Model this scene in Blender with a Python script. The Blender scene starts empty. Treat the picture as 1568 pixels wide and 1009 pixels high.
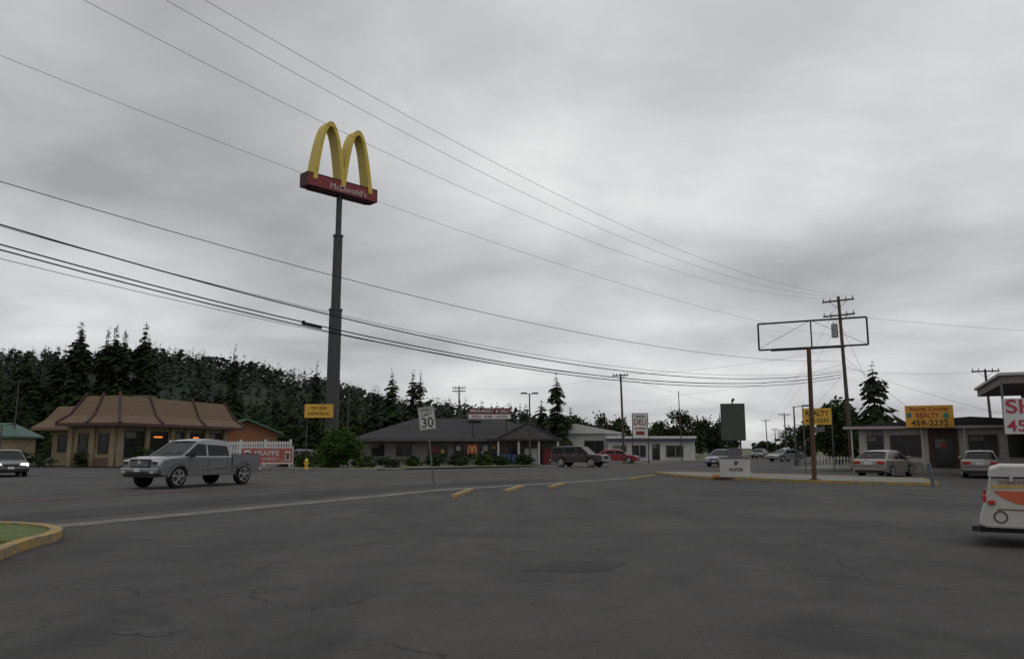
import bpy, math, random
from mathutils import Vector, Matrix
R = random.Random(7)
scene = bpy.context.scene
COL = scene.collection
rad = math.radians

# ---------------------------------------------------------------- materials
_m = {}
def mat(name, c, rough=0.7, metal=0.0, var=0.15, scale=3.0, c2=None, bump=0.0, emit=0.0, coat=0.0, stretch=None, spec=0.5):
    if name in _m: return _m[name]
    m = bpy.data.materials.new(name); m.use_nodes = True
    nt = m.node_tree; N = nt.nodes; L = nt.links
    b = N['Principled BSDF']
    b.inputs['Roughness'].default_value = rough
    b.inputs['Metallic'].default_value = metal
    b.inputs['Coat Weight'].default_value = coat
    b.inputs['Specular IOR Level'].default_value = spec
    tc = N.new('ShaderNodeTexCoord'); src = tc.outputs['Object']
    if stretch:
        mp = N.new('ShaderNodeMapping'); mp.inputs['Scale'].default_value = stretch
        L.new(src, mp.inputs['Vector']); src = mp.outputs['Vector']
    nz = N.new('ShaderNodeTexNoise'); nz.inputs['Scale'].default_value = scale
    nz.inputs['Detail'].default_value = 6; nz.inputs['Roughness'].default_value = 0.65
    L.new(src, nz.inputs['Vector'])
    cr = N.new('ShaderNodeValToRGB')
    cr.color_ramp.elements[0].position = 0.3; cr.color_ramp.elements[1].position = 0.7
    a = c if c2 else tuple(x*(1-var) for x in c)
    d = c2 if c2 else tuple(min(1, x*(1+var)) for x in c)
    cr.color_ramp.elements[0].color = (*a, 1); cr.color_ramp.elements[1].color = (*d, 1)
    L.new(nz.outputs['Fac'], cr.inputs['Fac']); L.new(cr.outputs['Color'], b.inputs['Base Color'])
    if bump:
        bp = N.new('ShaderNodeBump'); bp.inputs['Strength'].default_value = bump; bp.inputs['Distance'].default_value = 0.03
        L.new(nz.outputs['Fac'], bp.inputs['Height']); L.new(bp.outputs['Normal'], b.inputs['Normal'])
    if emit:
        b.inputs['Emission Color'].default_value = (*c, 1); b.inputs['Emission Strength'].default_value = emit
    _m[name] = m
    return m

def asphalt(name, lo, hi, crack=0.5, tint=(1.02, .985, .955)):
    m = bpy.data.materials.new(name); m.use_nodes = True
    nt = m.node_tree; N = nt.nodes; L = nt.links; b = N['Principled BSDF']
    b.inputs['Roughness'].default_value = 0.9; b.inputs['Specular IOR Level'].default_value = 0.2
    tc = N.new('ShaderNodeTexCoord')
    def noise(s, det=5, ro=.6, dist=0, vec=None):
        n = N.new('ShaderNodeTexNoise'); n.inputs['Scale'].default_value = s; n.inputs['Detail'].default_value = det
        n.inputs['Roughness'].default_value = ro; n.inputs['Distortion'].default_value = dist
        L.new(vec or tc.outputs['Object'], n.inputs['Vector']); return n.outputs['Fac']
    def math_(op, a, bb):
        n = N.new('ShaderNodeMath'); n.operation = op
        for i, v in enumerate((a, bb)):
            if isinstance(v, (int, float)): n.inputs[i].default_value = v
            else: L.new(v, n.inputs[i])
        return n.outputs[0]
    mpp = N.new('ShaderNodeMapping'); mpp.inputs['Rotation'].default_value = (0, 0, rad(22)); mpp.inputs['Scale'].default_value = (.8, .05, 1)
    L.new(tc.outputs['Object'], mpp.inputs['Vector'])
    streak = noise(1.0, 4, .6, 0, mpp.outputs['Vector'])
    big = noise(.16, 7, .66, .8); mid = noise(1.3, 6, .75, .3); fine = noise(20, 3, .8); sp = noise(65, 2, .8)
    s = math_('ADD', math_('MULTIPLY', big, .42), math_('MULTIPLY', mid, .24))
    s = math_('ADD', s, math_('MULTIPLY', fine, .28)); s = math_('ADD', s, math_('MULTIPLY', sp, .24)); s = math_('ADD', s, math_('MULTIPLY', streak, .16))
    cr = N.new('ShaderNodeValToRGB'); cr.color_ramp.elements[0].position = .56; cr.color_ramp.elements[1].position = .79
    cr.color_ramp.elements[0].color = (lo*tint[0], lo*tint[1], lo*tint[2], 1); cr.color_ramp.elements[1].color = (hi*tint[0], hi*tint[1], hi*tint[2], 1)
    L.new(s, cr.inputs['Fac'])
    mp = N.new('ShaderNodeMixRGB'); mp.blend_type = 'LINEAR_LIGHT'; mp.inputs['Fac'].default_value = .9
    nn = N.new('ShaderNodeTexNoise'); nn.inputs['Scale'].default_value = .8; nn.inputs['Detail'].default_value = 6
    L.new(tc.outputs['Object'], nn.inputs['Vector']); L.new(tc.outputs['Object'], mp.inputs['Color1']); L.new(nn.outputs['Color'], mp.inputs['Color2'])
    vo = N.new('ShaderNodeTexVoronoi'); vo.feature = 'DISTANCE_TO_EDGE'; vo.inputs['Scale'].default_value = .17
    L.new(mp.outputs['Color'], vo.inputs['Vector'])
    ck = math_('LESS_THAN', vo.outputs['Distance'], .0036)
    ck = math_('MULTIPLY', ck, math_('GREATER_THAN', noise(.3, 2), .5))
    ck = math_('MULTIPLY', ck, crack)
    st = N.new('ShaderNodeMapRange'); st.inputs[1].default_value = .54; st.inputs[2].default_value = .68; st.inputs[3].default_value = 0; st.inputs[4].default_value = .5
    L.new(noise(.45, 6, .65, .8), st.inputs[0])
    dk = math_('MAXIMUM', ck, st.outputs[0])
    mx = N.new('ShaderNodeMixRGB'); mx.inputs['Color2'].default_value = (lo*.62, lo*.61, lo*.6, 1)
    L.new(dk, mx.inputs['Fac']); L.new(cr.outputs['Color'], mx.inputs['Color1'])
    v2 = N.new('ShaderNodeTexVoronoi'); v2.inputs['Scale'].default_value = 1.7; L.new(tc.outputs['Object'], v2.inputs['Vector'])
    spk = math_('MULTIPLY', math_('LESS_THAN', v2.outputs['Distance'], .03), .55)
    mx2 = N.new('ShaderNodeMixRGB'); mx2.inputs['Color2'].default_value = (.2, .2, .19, 1)
    L.new(spk, mx2.inputs['Fac']); L.new(mx.outputs['Color'], mx2.inputs['Color1']); L.new(mx2.outputs['Color'], b.inputs['Base Color'])
    bp = N.new('ShaderNodeBump'); bp.inputs['Strength'].default_value = .6; bp.inputs['Distance'].default_value = .014
    L.new(math_('ADD', fine, mid), bp.inputs['Height']); L.new(bp.outputs['Normal'], b.inputs['Normal'])
    return m

def worn(name, c, under=(.085, .084, .083), amt=.5, sc=5):
    m = bpy.data.materials.new(name); m.use_nodes = True
    nt = m.node_tree; N = nt.nodes; L = nt.links; b = N['Principled BSDF']; b.inputs['Roughness'].default_value = .8
    tc = N.new('ShaderNodeTexCoord'); n = N.new('ShaderNodeTexNoise'); n.inputs['Scale'].default_value = sc; n.inputs['Detail'].default_value = 8; n.inputs['Roughness'].default_value = .75
    L.new(tc.outputs['Object'], n.inputs['Vector'])
    cr = N.new('ShaderNodeValToRGB'); cr.color_ramp.elements[0].position = amt-.07; cr.color_ramp.elements[1].position = amt+.12
    cr.color_ramp.elements[0].color = (*under, 1); cr.color_ramp.elements[1].color = (*c, 1)
    L.new(n.outputs['Fac'], cr.inputs['Fac']); L.new(cr.outputs['Color'], b.inputs['Base Color'])
    return m

M_lot = asphalt('lot_asphalt', .041, .084, .7)
M_road = asphalt('road_asphalt', .050, .088, .4)
M_far = asphalt('forecourt_asphalt', .08, .13, .3)
M_patch = asphalt('patch_asphalt', .034, .062, .2)
M_stain = worn('stained_asphalt', (.024, .023, .022), (.055, .053, .051), .47, 4)
M_conc = mat('concrete', (.17, .163, .148), .85, scale=2.5, var=.25, bump=.2)
M_gut = worn('worn_concrete', (.16, .155, .145), (.085, .083, .08), .5, 1.6)
M_yel = worn('worn_yellow_paint', (.36, .225, .03), (.17, .155, .12), .48)
M_white_line = worn('worn_white_paint', (.27, .27, .26), (.075, .075, .075), .5)
M_yel_line = worn('worn_yellow_line', (.26, .18, .05), (.075, .075, .075), .52)
M_grass = mat('grass', (.05, .085, .018), .95, c2=(.105, .13, .035), scale=6, bump=.6)
M_field = mat('field', (.07, .08, .035), .95, c2=(.12, .115, .06), scale=.15)
M_glass = mat('dark_glass', (.006, .007, .008), .1, var=.2, scale=1, spec=.22)
M_wglass = mat('window_pane', (.010, .011, .012), .15, c2=(.03, .029, .027), scale=.9, spec=.3)
M_black = mat('black_rubber', (.012, .012, .012), .85, spec=.2)
M_blackp = mat('black_trim', (.02, .02, .02), .55, spec=.3)
M_chrome = mat('chrome', (.5, .5, .5), .25, metal=.9, var=.05)
M_rim = mat('alloy_rim', (.42, .42, .43), .3, metal=.6, var=.05)
M_tail = mat('tail_lens', (.35, .012, .01), .25)
M_lens = mat('head_lens', (.42, .42, .41), .15)
M_lit = mat('lit_lens', (1, .97, .88), .2, emit=4)
M_plate = mat('plate', (.5, .5, .51), .5)
M_white = mat('white_paint', (.50, .50, .48), .6, scale=2, var=.12)
M_whiteb = mat('white_wall', (.39, .39, .37), .8, scale=1.2, var=.14)
M_wood = mat('pole_wood', (.07, .053, .04), .9, scale=6, var=.35, stretch=(1, 1, .1))
M_steel = mat('grey_steel', (.10, .10, .10), .6, metal=.3)
M_dk = mat('dark_steel', (.02, .02, .022), .6)
M_gray_pole = mat('painted_pole', (.04, .04, .043), .65, scale=1.5, var=.2)
M_rust = mat('rusty_steel', (.075, .037, .024), .85, scale=4, var=.4)
M_wire = mat('wire', (.012, .012, .012), .8, spec=.2)
M_red = mat('sign_red', (.18, .014, .018), .5, scale=.8, var=.15)
M_dred = mat('sign_dark_red', (.045, .008, .010), .65, scale=.8)
M_yellow = mat('sign_yellow', (.50, .375, .055), .5, scale=.9, var=.16)
M_syel = mat('panel_yellow', (.54, .31, .028), .55, scale=1.5, var=.16)
M_stucco = mat('tan_stucco', (.22, .175, .108), .9, scale=1.5, var=.16, bump=.2)
M_shake = mat('brown_shake', (.095, .063, .038), .9, c2=(.175, .12, .075), scale=4, bump=.8, stretch=(1, 1, 3))
M_rib = mat('maroon_rib', (.05, .022, .02), .7)
M_roofdk = mat('dark_shingle', (.021, .020, .022), .95, c2=(.038, .036, .038), scale=4, bump=.5)
M_bark = mat('bark', (.04, .032, .025), .95, scale=5, var=.3)
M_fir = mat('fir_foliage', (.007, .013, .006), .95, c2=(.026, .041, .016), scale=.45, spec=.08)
M_firhaze = mat('hazed_fir_foliage', (.031, .042, .033), .95, c2=(.056, .07, .052), scale=.03, spec=.05)  # distance haze painted into the base colour: lighter, bluer green for the hill
M_leaf = mat('leaf_foliage', (.018, .042, .010), .9, c2=(.055, .10, .024), scale=1.1, spec=.15)
M_leafd = mat('dark_leaf_foliage', (.013, .026, .009), .9, c2=(.042, .062, .022), scale=.6, spec=.12)

# ---------------------------------------------------------------- geometry helpers
def box(cx, cy, cz, sx, sy, sz, rz=0.0):
    v = []
    c, s = math.cos(rz), math.sin(rz)
    for dx in (-.5, .5):
        for dy in (-.5, .5):
            for dz in (-.5, .5):
                x, y = dx*sx, dy*sy
                v.append((cx+x*c-y*s, cy+x*s+y*c, cz+dz*sz))
    f = [(0, 1, 3, 2), (4, 6, 7, 5), (0, 4, 5, 1), (2, 3, 7, 6), (0, 2, 6, 4), (1, 5, 7, 3)]
    return v, f
def cyl(p0, p1, r0, r1=None, n=10, cap=True):
    if r1 is None: r1 = r0
    p0, p1 = Vector(p0), Vector(p1); d = (p1-p0).normalized()
    a = d.orthogonal().normalized(); b = d.cross(a)
    v = []
    for p, r in ((p0, r0), (p1, r1)):
        for i in range(n):
            t = 2*math.pi*i/n
            v.append(tuple(p+a*math.cos(t)*r+b*math.sin(t)*r))
    f = [(i, (i+1) % n, n+(i+1) % n, n+i) for i in range(n)]
    if cap: f += [tuple(range(n-1, -1, -1)), tuple(range(n, 2*n))]
    return v, f
def prism(poly, slices):
    n = len(poly); v = []; f = []
    for (y, sx, dz) in slices:
        for (x, z) in poly: v.append((x*sx, y, z+dz*(1 if z > .6 else 0)))
    for k in range(len(slices)-1):
        for i in range(n):
            j = (i+1) % n
            f.append((k*n+i, k*n+j, (k+1)*n+j, (k+1)*n+i))
    f.append(tuple(range(n-1, -1, -1))); f.append(tuple(range((len(slices)-1)*n, len(slices)*n)))
    return v, f
def merge(gs):
    V = []; F = []
    for v, f in gs:
        o = len(V); V += list(v); F += [tuple(i+o for i in q) for q in f]
    return V, F
def mesh_obj(name, groups, parent=None, bevel=0, smooth=False, loc=None):
    me = bpy.data.meshes.new(name); V = []; F = []; MI = []
    mats = []
    for g, m in groups:
        v, f = merge(g) if isinstance(g, list) else g
        if m not in mats: mats.append(m)
        o = len(V); V += list(v); F += [tuple(i+o for i in q) for q in f]; MI += [mats.index(m)]*len(f)
    me.from_pydata(V, [], F)
    for m in mats: me.materials.append(m)
    me.polygons.foreach_set('material_index', MI)
    if smooth: me.polygons.foreach_set('use_smooth', [True]*len(F))
    me.update()
    ob = bpy.data.objects.new(name, me); COL.objects.link(ob)
    if parent: ob.parent = parent
    if loc: ob.location = loc
    if bevel:
        md = ob.modifiers.new('bev', 'BEVEL'); md.width = bevel; md.segments = 3; md.limit_method = 'ANGLE'; md.angle_limit = rad(35)
        import bmesh
        bm = bmesh.new(); bm.from_mesh(me); bmesh.ops.recalc_face_normals(bm, faces=bm.faces); bm.to_mesh(me); bm.free()
    return ob
def E(name, x, y, z=0, rz=0, lean=(0, 0)):
    e = bpy.data.objects.new(name, None); COL.objects.link(e); e.location = (x, y, z); e.rotation_euler = (lean[0], lean[1], rz)
    e.empty_display_size = .3
    return e
def P(e, name, g, m, bevel=0, smooth=False): return mesh_obj(name, [(g, m)], e, bevel, smooth)
def text(e, name, s, w, h, loc, m, rx=90, rz=0, ext=.012, bold=.008):
    cu = bpy.data.curves.new(name, 'FONT'); cu.body = s; cu.align_x = 'CENTER'; cu.align_y = 'CENTER'; cu.extrude = ext; cu.offset = bold
    cu.materials.append(m)
    ob = bpy.data.objects.new(name, cu); COL.objects.link(ob); bpy.context.view_layer.update()
    d = ob.dimensions
    ob.scale = (w/max(d.x, .01), h/max(d.y, .01), 1)
    ob.parent = e; ob.location = loc; ob.rotation_euler = (rad(rx), 0, rad(rz))
    return ob

def offset_line(pts, off):
    out = []
    for i, p in enumerate(pts):
        a = Vector(pts[max(i-1, 0)]); b = Vector(pts[min(i+1, len(pts)-1)])
        d = (b-a).normalized(); n = Vector((-d.y, d.x)); out.append(tuple(Vector(p)+n*off))
    return out
def smoothline(pts, k=6):
    out = []
    n = len(pts)
    for i in range(n-1):
        p0, p1, p2, p3 = [Vector(pts[min(max(j, 0), n-1)]) for j in (i-1, i, i+1, i+2)]
        for s in range(k):
            t = s/k
            out.append(tuple(.5*((2*p1)+(-p0+p2)*t+(2*p0-5*p1+4*p2-p3)*t*t+(-p0+3*p1-3*p2+p3)*t**3)))
    out.append(pts[-1]); return out
def strip(pts, w, z, off=0):
    a = offset_line(pts, off+w/2); b = offset_line(pts, off-w/2); n = len(pts)
    v = [(p[0], p[1], z) for p in b]+[(p[0], p[1], z) for p in a]
    return v, [(i, i+1, n+i+1, n+i) for i in range(n-1)]
def kerb(pts, w, z0, z1, closed=False):
    a = offset_line(pts, w/2); b = offset_line(pts, -w/2); n = len(pts); v = []
    for p, q in zip(b, a): v += [(p[0], p[1], z0), (p[0], p[1], z1), (q[0], q[1], z1), (q[0], q[1], z0)]
    f = []
    for i in range(n-1):
        for k in range(3): f.append((4*i+k, 4*i+4+k, 4*i+5+k, 4*i+1+k))
    f += [(0, 1, 2, 3), (4*n-1, 4*n-2, 4*n-3, 4*n-4)]
    return v, f
def sheet(poly, z): return [(x, y, z) for x, y in poly], [tuple(range(len(poly)))]

# ---------------------------------------------------------------- ground
mesh_obj('ground', [(sheet([(-3500, -300), (3500, -300), (3500, 5000), (-3500, 5000)], -.02), M_field)])
mesh_obj('parking_lot', [(sheet([(-60, -60), (80, -60), (80, 66), (60, 80), (20, 62), (7.6, 45), (1.9, 36), (-3.1, 30.5), (-4.7, 25.7), (-9.6, 16.3), (-25, -15), (-60, -40)], -.004), M_lot)])
NE = smoothline([(-40, -50), (-25, -15), (-9.6, 16.3), (-5.1, 25.7), (-2.6, 31), (2.2, 37), (7.8, 45), (22, 64), (44, 110), (93, 250), (215, 600)])
FE = smoothline([(-110, 72), (-60, 71), (-32, 68), (-19, 61), (-11.5, 58), (-1.3, 66), (9.5, 78), (28, 112), (77, 250), (195, 600)])
roadpoly = NE+FE[::-1]+[(-110, -50)]
mesh_obj('road', [(sheet(roadpoly, 0.0), M_road)])
mesh_obj('forecourt_pavement', [(sheet([(-60, 73), (-32, 70), (-11.5, 60), (9.5, 80), (26, 110), (30, 135), (-60, 135)], -.008), M_far)])
mesh_obj('grass_verge', [(sheet([(-110, 72.3), (-60, 71.3), (-32, 68.3), (-19, 61.3), (-11.5, 58.3), (-9, 61), (-13, 64.5), (-20, 66), (-31, 75), (-60, 78), (-110, 78)], .09), M_grass),
                         (sheet([(-8, 61.5), (-1.3, 66.3), (3, 71), (1, 74), (-10, 68)], .09), M_grass)])
mesh_obj('far_kerb', [(kerb(FE[:26], .2, 0, .13), M_conc)])
mesh_obj('far_sidewalk', [(strip(FE[:30], 1.4, .108, 0.8), M_conc)])
mesh_obj('gutter', [(strip([p for p in NE if 14 < p[1] < 46], .75, .006, 0), M_gut)])
base = [p for p in NE if -10 < p[1] < 240]
g = []
for off in (8.2, 8.5): g.append(strip(base, .12, .012, off))
mesh_obj('centre_line', [(g, M_yel_line)])
g = []
dense = []
for i in range(len(base)-1):
    a, b_ = Vector(base[i]), Vector(base[i+1]); n = max(1, int((b_-a).length/1.5))
    for k in range(n): dense.append(tuple(a.lerp(b_, k/n)))
for i in range(0, len(dense)-3, 8):
    g.append(strip(dense[i:i+3], .12, .012, 4.4)); g.append(strip(dense[i:i+3], .12, .012, 12.6))
mesh_obj('lane_dashes', [(g, M_white_line)])
mesh_obj('stop_line', [([strip([(-46, 50), (-24, 47)], .45, .012), strip([(-44, 40), (-20, 38.5)], .25, .012)], M_white_line)])
mesh_obj('road_patch', [(strip([p for p in NE if 12 < p[1] < 40], 2.4, .004, 2.6), M_patch)])
mesh_obj('pavement_patch', [(sheet([(.12, 10.7), (.9, 10.62), (1.25, 10.7), (1.65, 11.45), (1.1, 11.6), (.55, 11.55)], .0), M_patch)])
mesh_obj('oil_stain', [(sheet([(-3.2+.26*math.cos(t*.35)*(1+.35*math.sin(t*2.1)), 7.25+.16*math.sin(t*.35)*(1+.4*math.cos(t*1.7))) for t in range(18)], .0), M_stain)])
for (a, b_) in (((-1.9, 26.2), (-1.55, 30.0)), ((-.25, 28.9), (.4, 32.8)), ((1.5, 31.8), (2.25, 35.2)), ((6.0, 40.6), (8.1, 45.4))):
    mesh_obj('yellow_kerb', [(kerb([a, b_], .2, 0, .11), M_yel)], bevel=.02)
isl = [(9.0, 50), (9.3, 45), (10.2, 41.6), (12, 40), (14.2, 36.9), (16, 35.6), (17.7, 34.6), (18.6, 35), (20.5, 40), (16, 46), (11, 51), (9.0, 50)]
mesh_obj('traffic_island', [(kerb(isl, .2, 0, .14), M_yel), (sheet(isl[:-1], .12), M_conc)])
gi = smoothline([(-16, 15.5), (-12, 16.2), (-10.0, 16.0), (-8.7, 15.2), (-8.05, 14.1), (-7.85, 12.9), (-7.4, 11.4), (-7.0, 10.4), (-6.8, 8), (-7.5, 4)])
mesh_obj('grass_island', [(kerb(gi, .2, 0, .15), M_yel), (sheet(gi+[(-16, 4)], .11), M_grass)])
g = []
for i in range(10000):
    x = R.uniform(-14.5, -7.2); y = R.uniform(7.5, 15.9)
    if (y > 13 and x > -8.25-(y-13)*.75) or (y > 11 and x > -7.9) : continue
    a = R.uniform(0, 6.28); h = R.uniform(.03, .11); w = .011
    g.append(([(x-w*math.cos(a), y-w*math.sin(a), .11), (x+w*math.cos(a), y+w*math.sin(a), .11), (x+R.uniform(-.05, .05), y+R.uniform(-.05, .05), .11+h)], [(0, 1, 2)]))
mesh_obj('grass', [(g, M_grass)])

# ---------------------------------------------------------------- trees
def conifer(x, y, z, H, Rr, rnd, lv=1.6, nb=7, sub=2, ex=.62, wd=(.26, .42)):
    F = []; V = []
    levels = max(7, int(H*lv)); bend = rnd.uniform(-.02, .02)*H
    for i in range(levels):
        t = (i+rnd.random()*.8)/levels
        zz = H*(.08+.92*t); L = Rr*((1-t)**ex)*(.95 if t > .12 else .7)+.1
        L *= .85+.25*math.sin(t*19+x)
        for k in range(nb if t < .85 else 4):
            if rnd.random() < .1: continue
            a = rnd.uniform(0, 6.283); ln = L*rnd.uniform(.5, 1.2)
            ca, sa = math.cos(a), math.sin(a); dr = ln*rnd.uniform(.05, .5)
            for s in range(sub):
                r0 = ln*(s/sub)*.8; r1 = ln*((s+1)/sub)*rnd.uniform(.9, 1.1); w = max(.12, ln*rnd.uniform(*wd)*(1-.35*s/sub))
                rm = (r0+r1)*.5; j = rnd.uniform(-.15, .15)*ln; bx = bend*t*t
                o = len(V)
                V += [(x+bx+ca*r0, y+sa*r0, z+zz-dr*r0/ln+.12*ln), (x+bx+ca*rm-sa*w, y+sa*rm+ca*w, z+zz-dr*rm/ln-j*.7-.1*ln),
                      (x+bx+ca*r1, y+sa*r1, z+zz-dr*r1/ln-.1*ln), (x+bx+ca*rm+sa*w, y+sa*rm-ca*w, z+zz-dr*rm/ln+j*.4-.16*ln)]
                F.append((o, o+1, o+2, o+3))
    return V, F
def fir(x, y, H, Rr, seed, ex=None):
    rnd = random.Random(seed)
    mesh_obj('fir_tree', [(conifer(0, 0, 0, H, Rr, rnd, 2.6, 10, 3, ex or rnd.uniform(.55, .8)), M_fir), (cyl((0, 0, 0), (0, 0, H*.95), H*.018+.05, .03, 8), M_bark)], loc=(x, y, 0))
def leafcloud(cx, cy, cz, rx, ry, rz, n, size, rnd, clumps=26):
    V = []; F = []
    cs = []
    for i in range(clumps):
        u = rnd.uniform(-1, 1); a = rnd.uniform(0, 6.283); q = math.sqrt(1-u*u); r = rnd.uniform(.45, .95)
        cs.append((q*math.cos(a)*r, q*math.sin(a)*r, u*r, rnd.uniform(.22, .42)))
    for i in range(n):
        c = rnd.choice(cs); g1 = [rnd.gauss(0, .5)*c[3] for _ in range(3)]
        p = Vector((cx+(c[0]+g1[0])*rx, cy+(c[1]+g1[1])*ry, max(.05, cz+(c[2]+g1[2])*rz)))
        d1 = Vector((rnd.uniform(-1, 1), rnd.uniform(-1, 1), rnd.uniform(-.6, .6))).normalized(); d2 = d1.orthogonal().normalized()
        d2 = (Matrix.Rotation(rnd.uniform(0, 3), 3, d1) @ d2); s = size*rnd.uniform(.6, 1.3)
        o = len(V); V += [tuple(p-d1*s), tuple(p+d2*s*.55), tuple(p+d1*s), tuple(p-d2*s*.55)]; F.append((o, o+1, o+2, o+3))
    return V, F
def decid(x, y, H, W, seed, m=M_leafd, name='broadleaf_tree', n=2600, size=.22):
    rnd = random.Random(seed); limbs = [cyl((0, 0, 0), (0, 0, H*.45), W*.035+.06, W*.025+.04, 8)]
    for i in range(6):
        a = i*1.05+rnd.random(); limbs.append(cyl((0, 0, H*.3), (math.cos(a)*W*.3, math.sin(a)*W*.3, H*rnd.uniform(.6, .85)), .09, .03, 6))
    mesh_obj(name, [(leafcloud(0, 0, H*.55, W*.5, W*.5, H*.45, n, size, rnd), m), (limbs, M_bark)], loc=(x, y, 0))
def bush(x, y, W, H, seed, m=M_leaf, n=900, size=.1, D=None, name='shrub'):
    rnd = random.Random(seed)
    stems = [cyl((0, 0, 0), (rnd.uniform(-.3, .3)*W, rnd.uniform(-.3, .3)*W*.5, H*.7), .03, .01, 5) for _ in range(5)]
    mesh_obj(name, [(leafcloud(0, 0, H*.5, W*.5, (D or W)*.5, H*.5, n, size, rnd, 34), m), (stems, M_bark)], loc=(x, y, 0))

ridge = [(-1.5, 52), (-.66, 50), (-.45, 48), (-.38, 44), (-.32, 39), (-.24, 33), (-.155, 24), (-.07, 20), (0, 16), (.055, 11), (.12, 6), (.2, 2), (.3, 0), (2, 0)]
def rh(k):
    for (a, ha), (b_, hb) in zip(ridge, ridge[1:]):
        if a <= k <= b_: return ha+(hb-ha)*(k-a)/(b_-a)
    return ridge[0][1]
def hill(x, y):
    s = min(1, max(0, (y-250)/190)); s = s*s*(3-2*s)
    b_ = 1 if y < 520 else max(0, 1-(y-520)/260)
    return rh(x/max(y, 1))*s*b_+1.5*math.sin(x*.03)*s - .5
V = []; F = []; nx, ny = 80, 24
for j in range(ny):
    for i in range(nx):
        y = 240+j*24; x = (-1.3+i*(1.75/(nx-1)))*y; V.append((x, y, hill(x, y)))
for j in range(ny-1):
    for i in range(nx-1): F.append((j*nx+i, j*nx+i+1, (j+1)*nx+i+1, (j+1)*nx+i))
mesh_obj('hill', [((V, F), M_firhaze)], smooth=True)
rnd = random.Random(3); gs = []
for i in range(2700):
    y = rnd.uniform(262, 470); k = rnd.uniform(-.78, .22); x = k*y
    if rh(k) < 2: continue
    sc = .7 if k > .02 else 1
    if rnd.random() < .2: gs.append(leafcloud(x, y, hill(x, y)+3.5*sc, 4.2, 4.2, 4.5*sc, 26, 1.5, rnd, 7))
    else: gs.append(conifer(x, y, hill(x, y)-1, rnd.uniform(6, 13.5)*sc, rnd.uniform(2.4, 3.8), rnd, .8, 5, 1, .6))
mesh_obj('hillside_forest', [(gs, M_firhaze)])
gs = []; g2 = []; tr = []
for i in range(310):
    y = rnd.uniform(130, 205); k = rnd.uniform(-.8, .02); x = k*y
    h = 15 if k < -.62 else (11 if k < -.47 else (9 if k < -.34 else (10 if k < -.2 else 7.5)))
    h *= rnd.choice((.45, .6, .8, .9, 1.0, 1.35))*(y/165)
    if rnd.random() < .3:
        g2.append(leafcloud(x, y, h*.42, h*.27, h*.27, h*.42, 190, .55, rnd, 14))
    else: gs.append(conifer(x, y, 0, h, h*.18+rnd.uniform(.4, 1.0), rnd, 1.6, 8, 2, rnd.uniform(.55, .85)))
    tr.append(cyl((x, y, 0), (x, y, h*.85), .22, .04, 5))
mesh_obj('forest', [(gs, M_fir), (g2, M_leafd), (tr, M_bark)])
for i, (x, y, h, r) in enumerate([(-93, 160, 22.5, 4.6), (-90.5, 163, 26.5, 4.6), (-87.5, 158, 27.5, 5.0), (-84.6, 162, 26.6, 4.6), (-82, 160, 27.2, 4.8), (-79, 158, 25.6, 4.7), (-76.2, 161, 27.6, 4.9), (-73.6, 158, 24.5, 4.6), (-71.8, 156, 19, 4.2),
        (-107, 160, 26.5, 4.6), (-103, 165, 21.5, 4.2), (-99.5, 160, 21.5, 4.0), (-96, 158, 18, 3.6)]):
    fir(x, y, h, r, 100+i, .5+.02*(i % 5))
for i, (x, y, h, r) in enumerate([(-50, 140, 20.4, 3.2), (-37.6, 150, 18.4, 3.2), (-34, 148, 14.5, 2.8), (-21.3, 140, 15.9, 3.8), (-18.1, 142, 15.9, 2.8), (-16.4, 140, 15.6, 2.6), (-24.5, 140, 13, 2.6), (-28, 140, 11, 2.6), (-56, 150, 14, 3), (-45, 150, 12.5, 2.8),
        (6.3, 110, 12.1, 3.1), (4.2, 112, 8.6, 2.8), (8.3, 113, 7.5, 2.6), (2.2, 111, 7.2, 2.4), (-1.6, 140, 8.9, 2.0), (2.2, 135, 9.2, 2.1), (43.8, 95, 12.1, 3.7), (41.3, 97, 7.5, 2.6), (39.5, 150, 8.5, 2.4)]):
    fir(x, y, h, r, 150+i)
for i, (x, y, h, w) in enumerate([(30.8, 140, 8.2, 7.5), (36, 145, 7.0, 6), (27, 142, 6.0, 6), (15, 135, 6.6, 6), (18, 138, 7.4, 6), (11, 134, 6.4, 5.5), (34.5, 84, 6.6, 4.6), (32.6, 80, 5.6, 3.2), (37.5, 90, 6.8, 4.2), (56, 150, 6.6, 4.5), (86, 240, 8, 9), (100, 240, 7, 8)]):
    decid(x, y, h, w, 300+i, size=.3)
rnd = random.Random(12); gs = []
for i in range(60):
    k = rnd.uniform(.06, .75); y = rnd.uniform(290, 380); h = rnd.uniform(5, 10)
    if .29 < k < .39: h *= .6
    gs.append(leafcloud(k*y, y, max(hill(k*y, y), 0)+h*.5, h*.8, h*.6, h*.55, 220, .8, rnd, 10))
mesh_obj('distant_trees', [(gs, M_leafd)])
bush(-13.6, 62.3, 3.6, 3.1, 1, n=4600, size=.14, m=mat('bright_leaf', (.018, .042, .009), .9, c2=(.06, .115, .022), scale=1.4, spec=.15))
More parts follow.
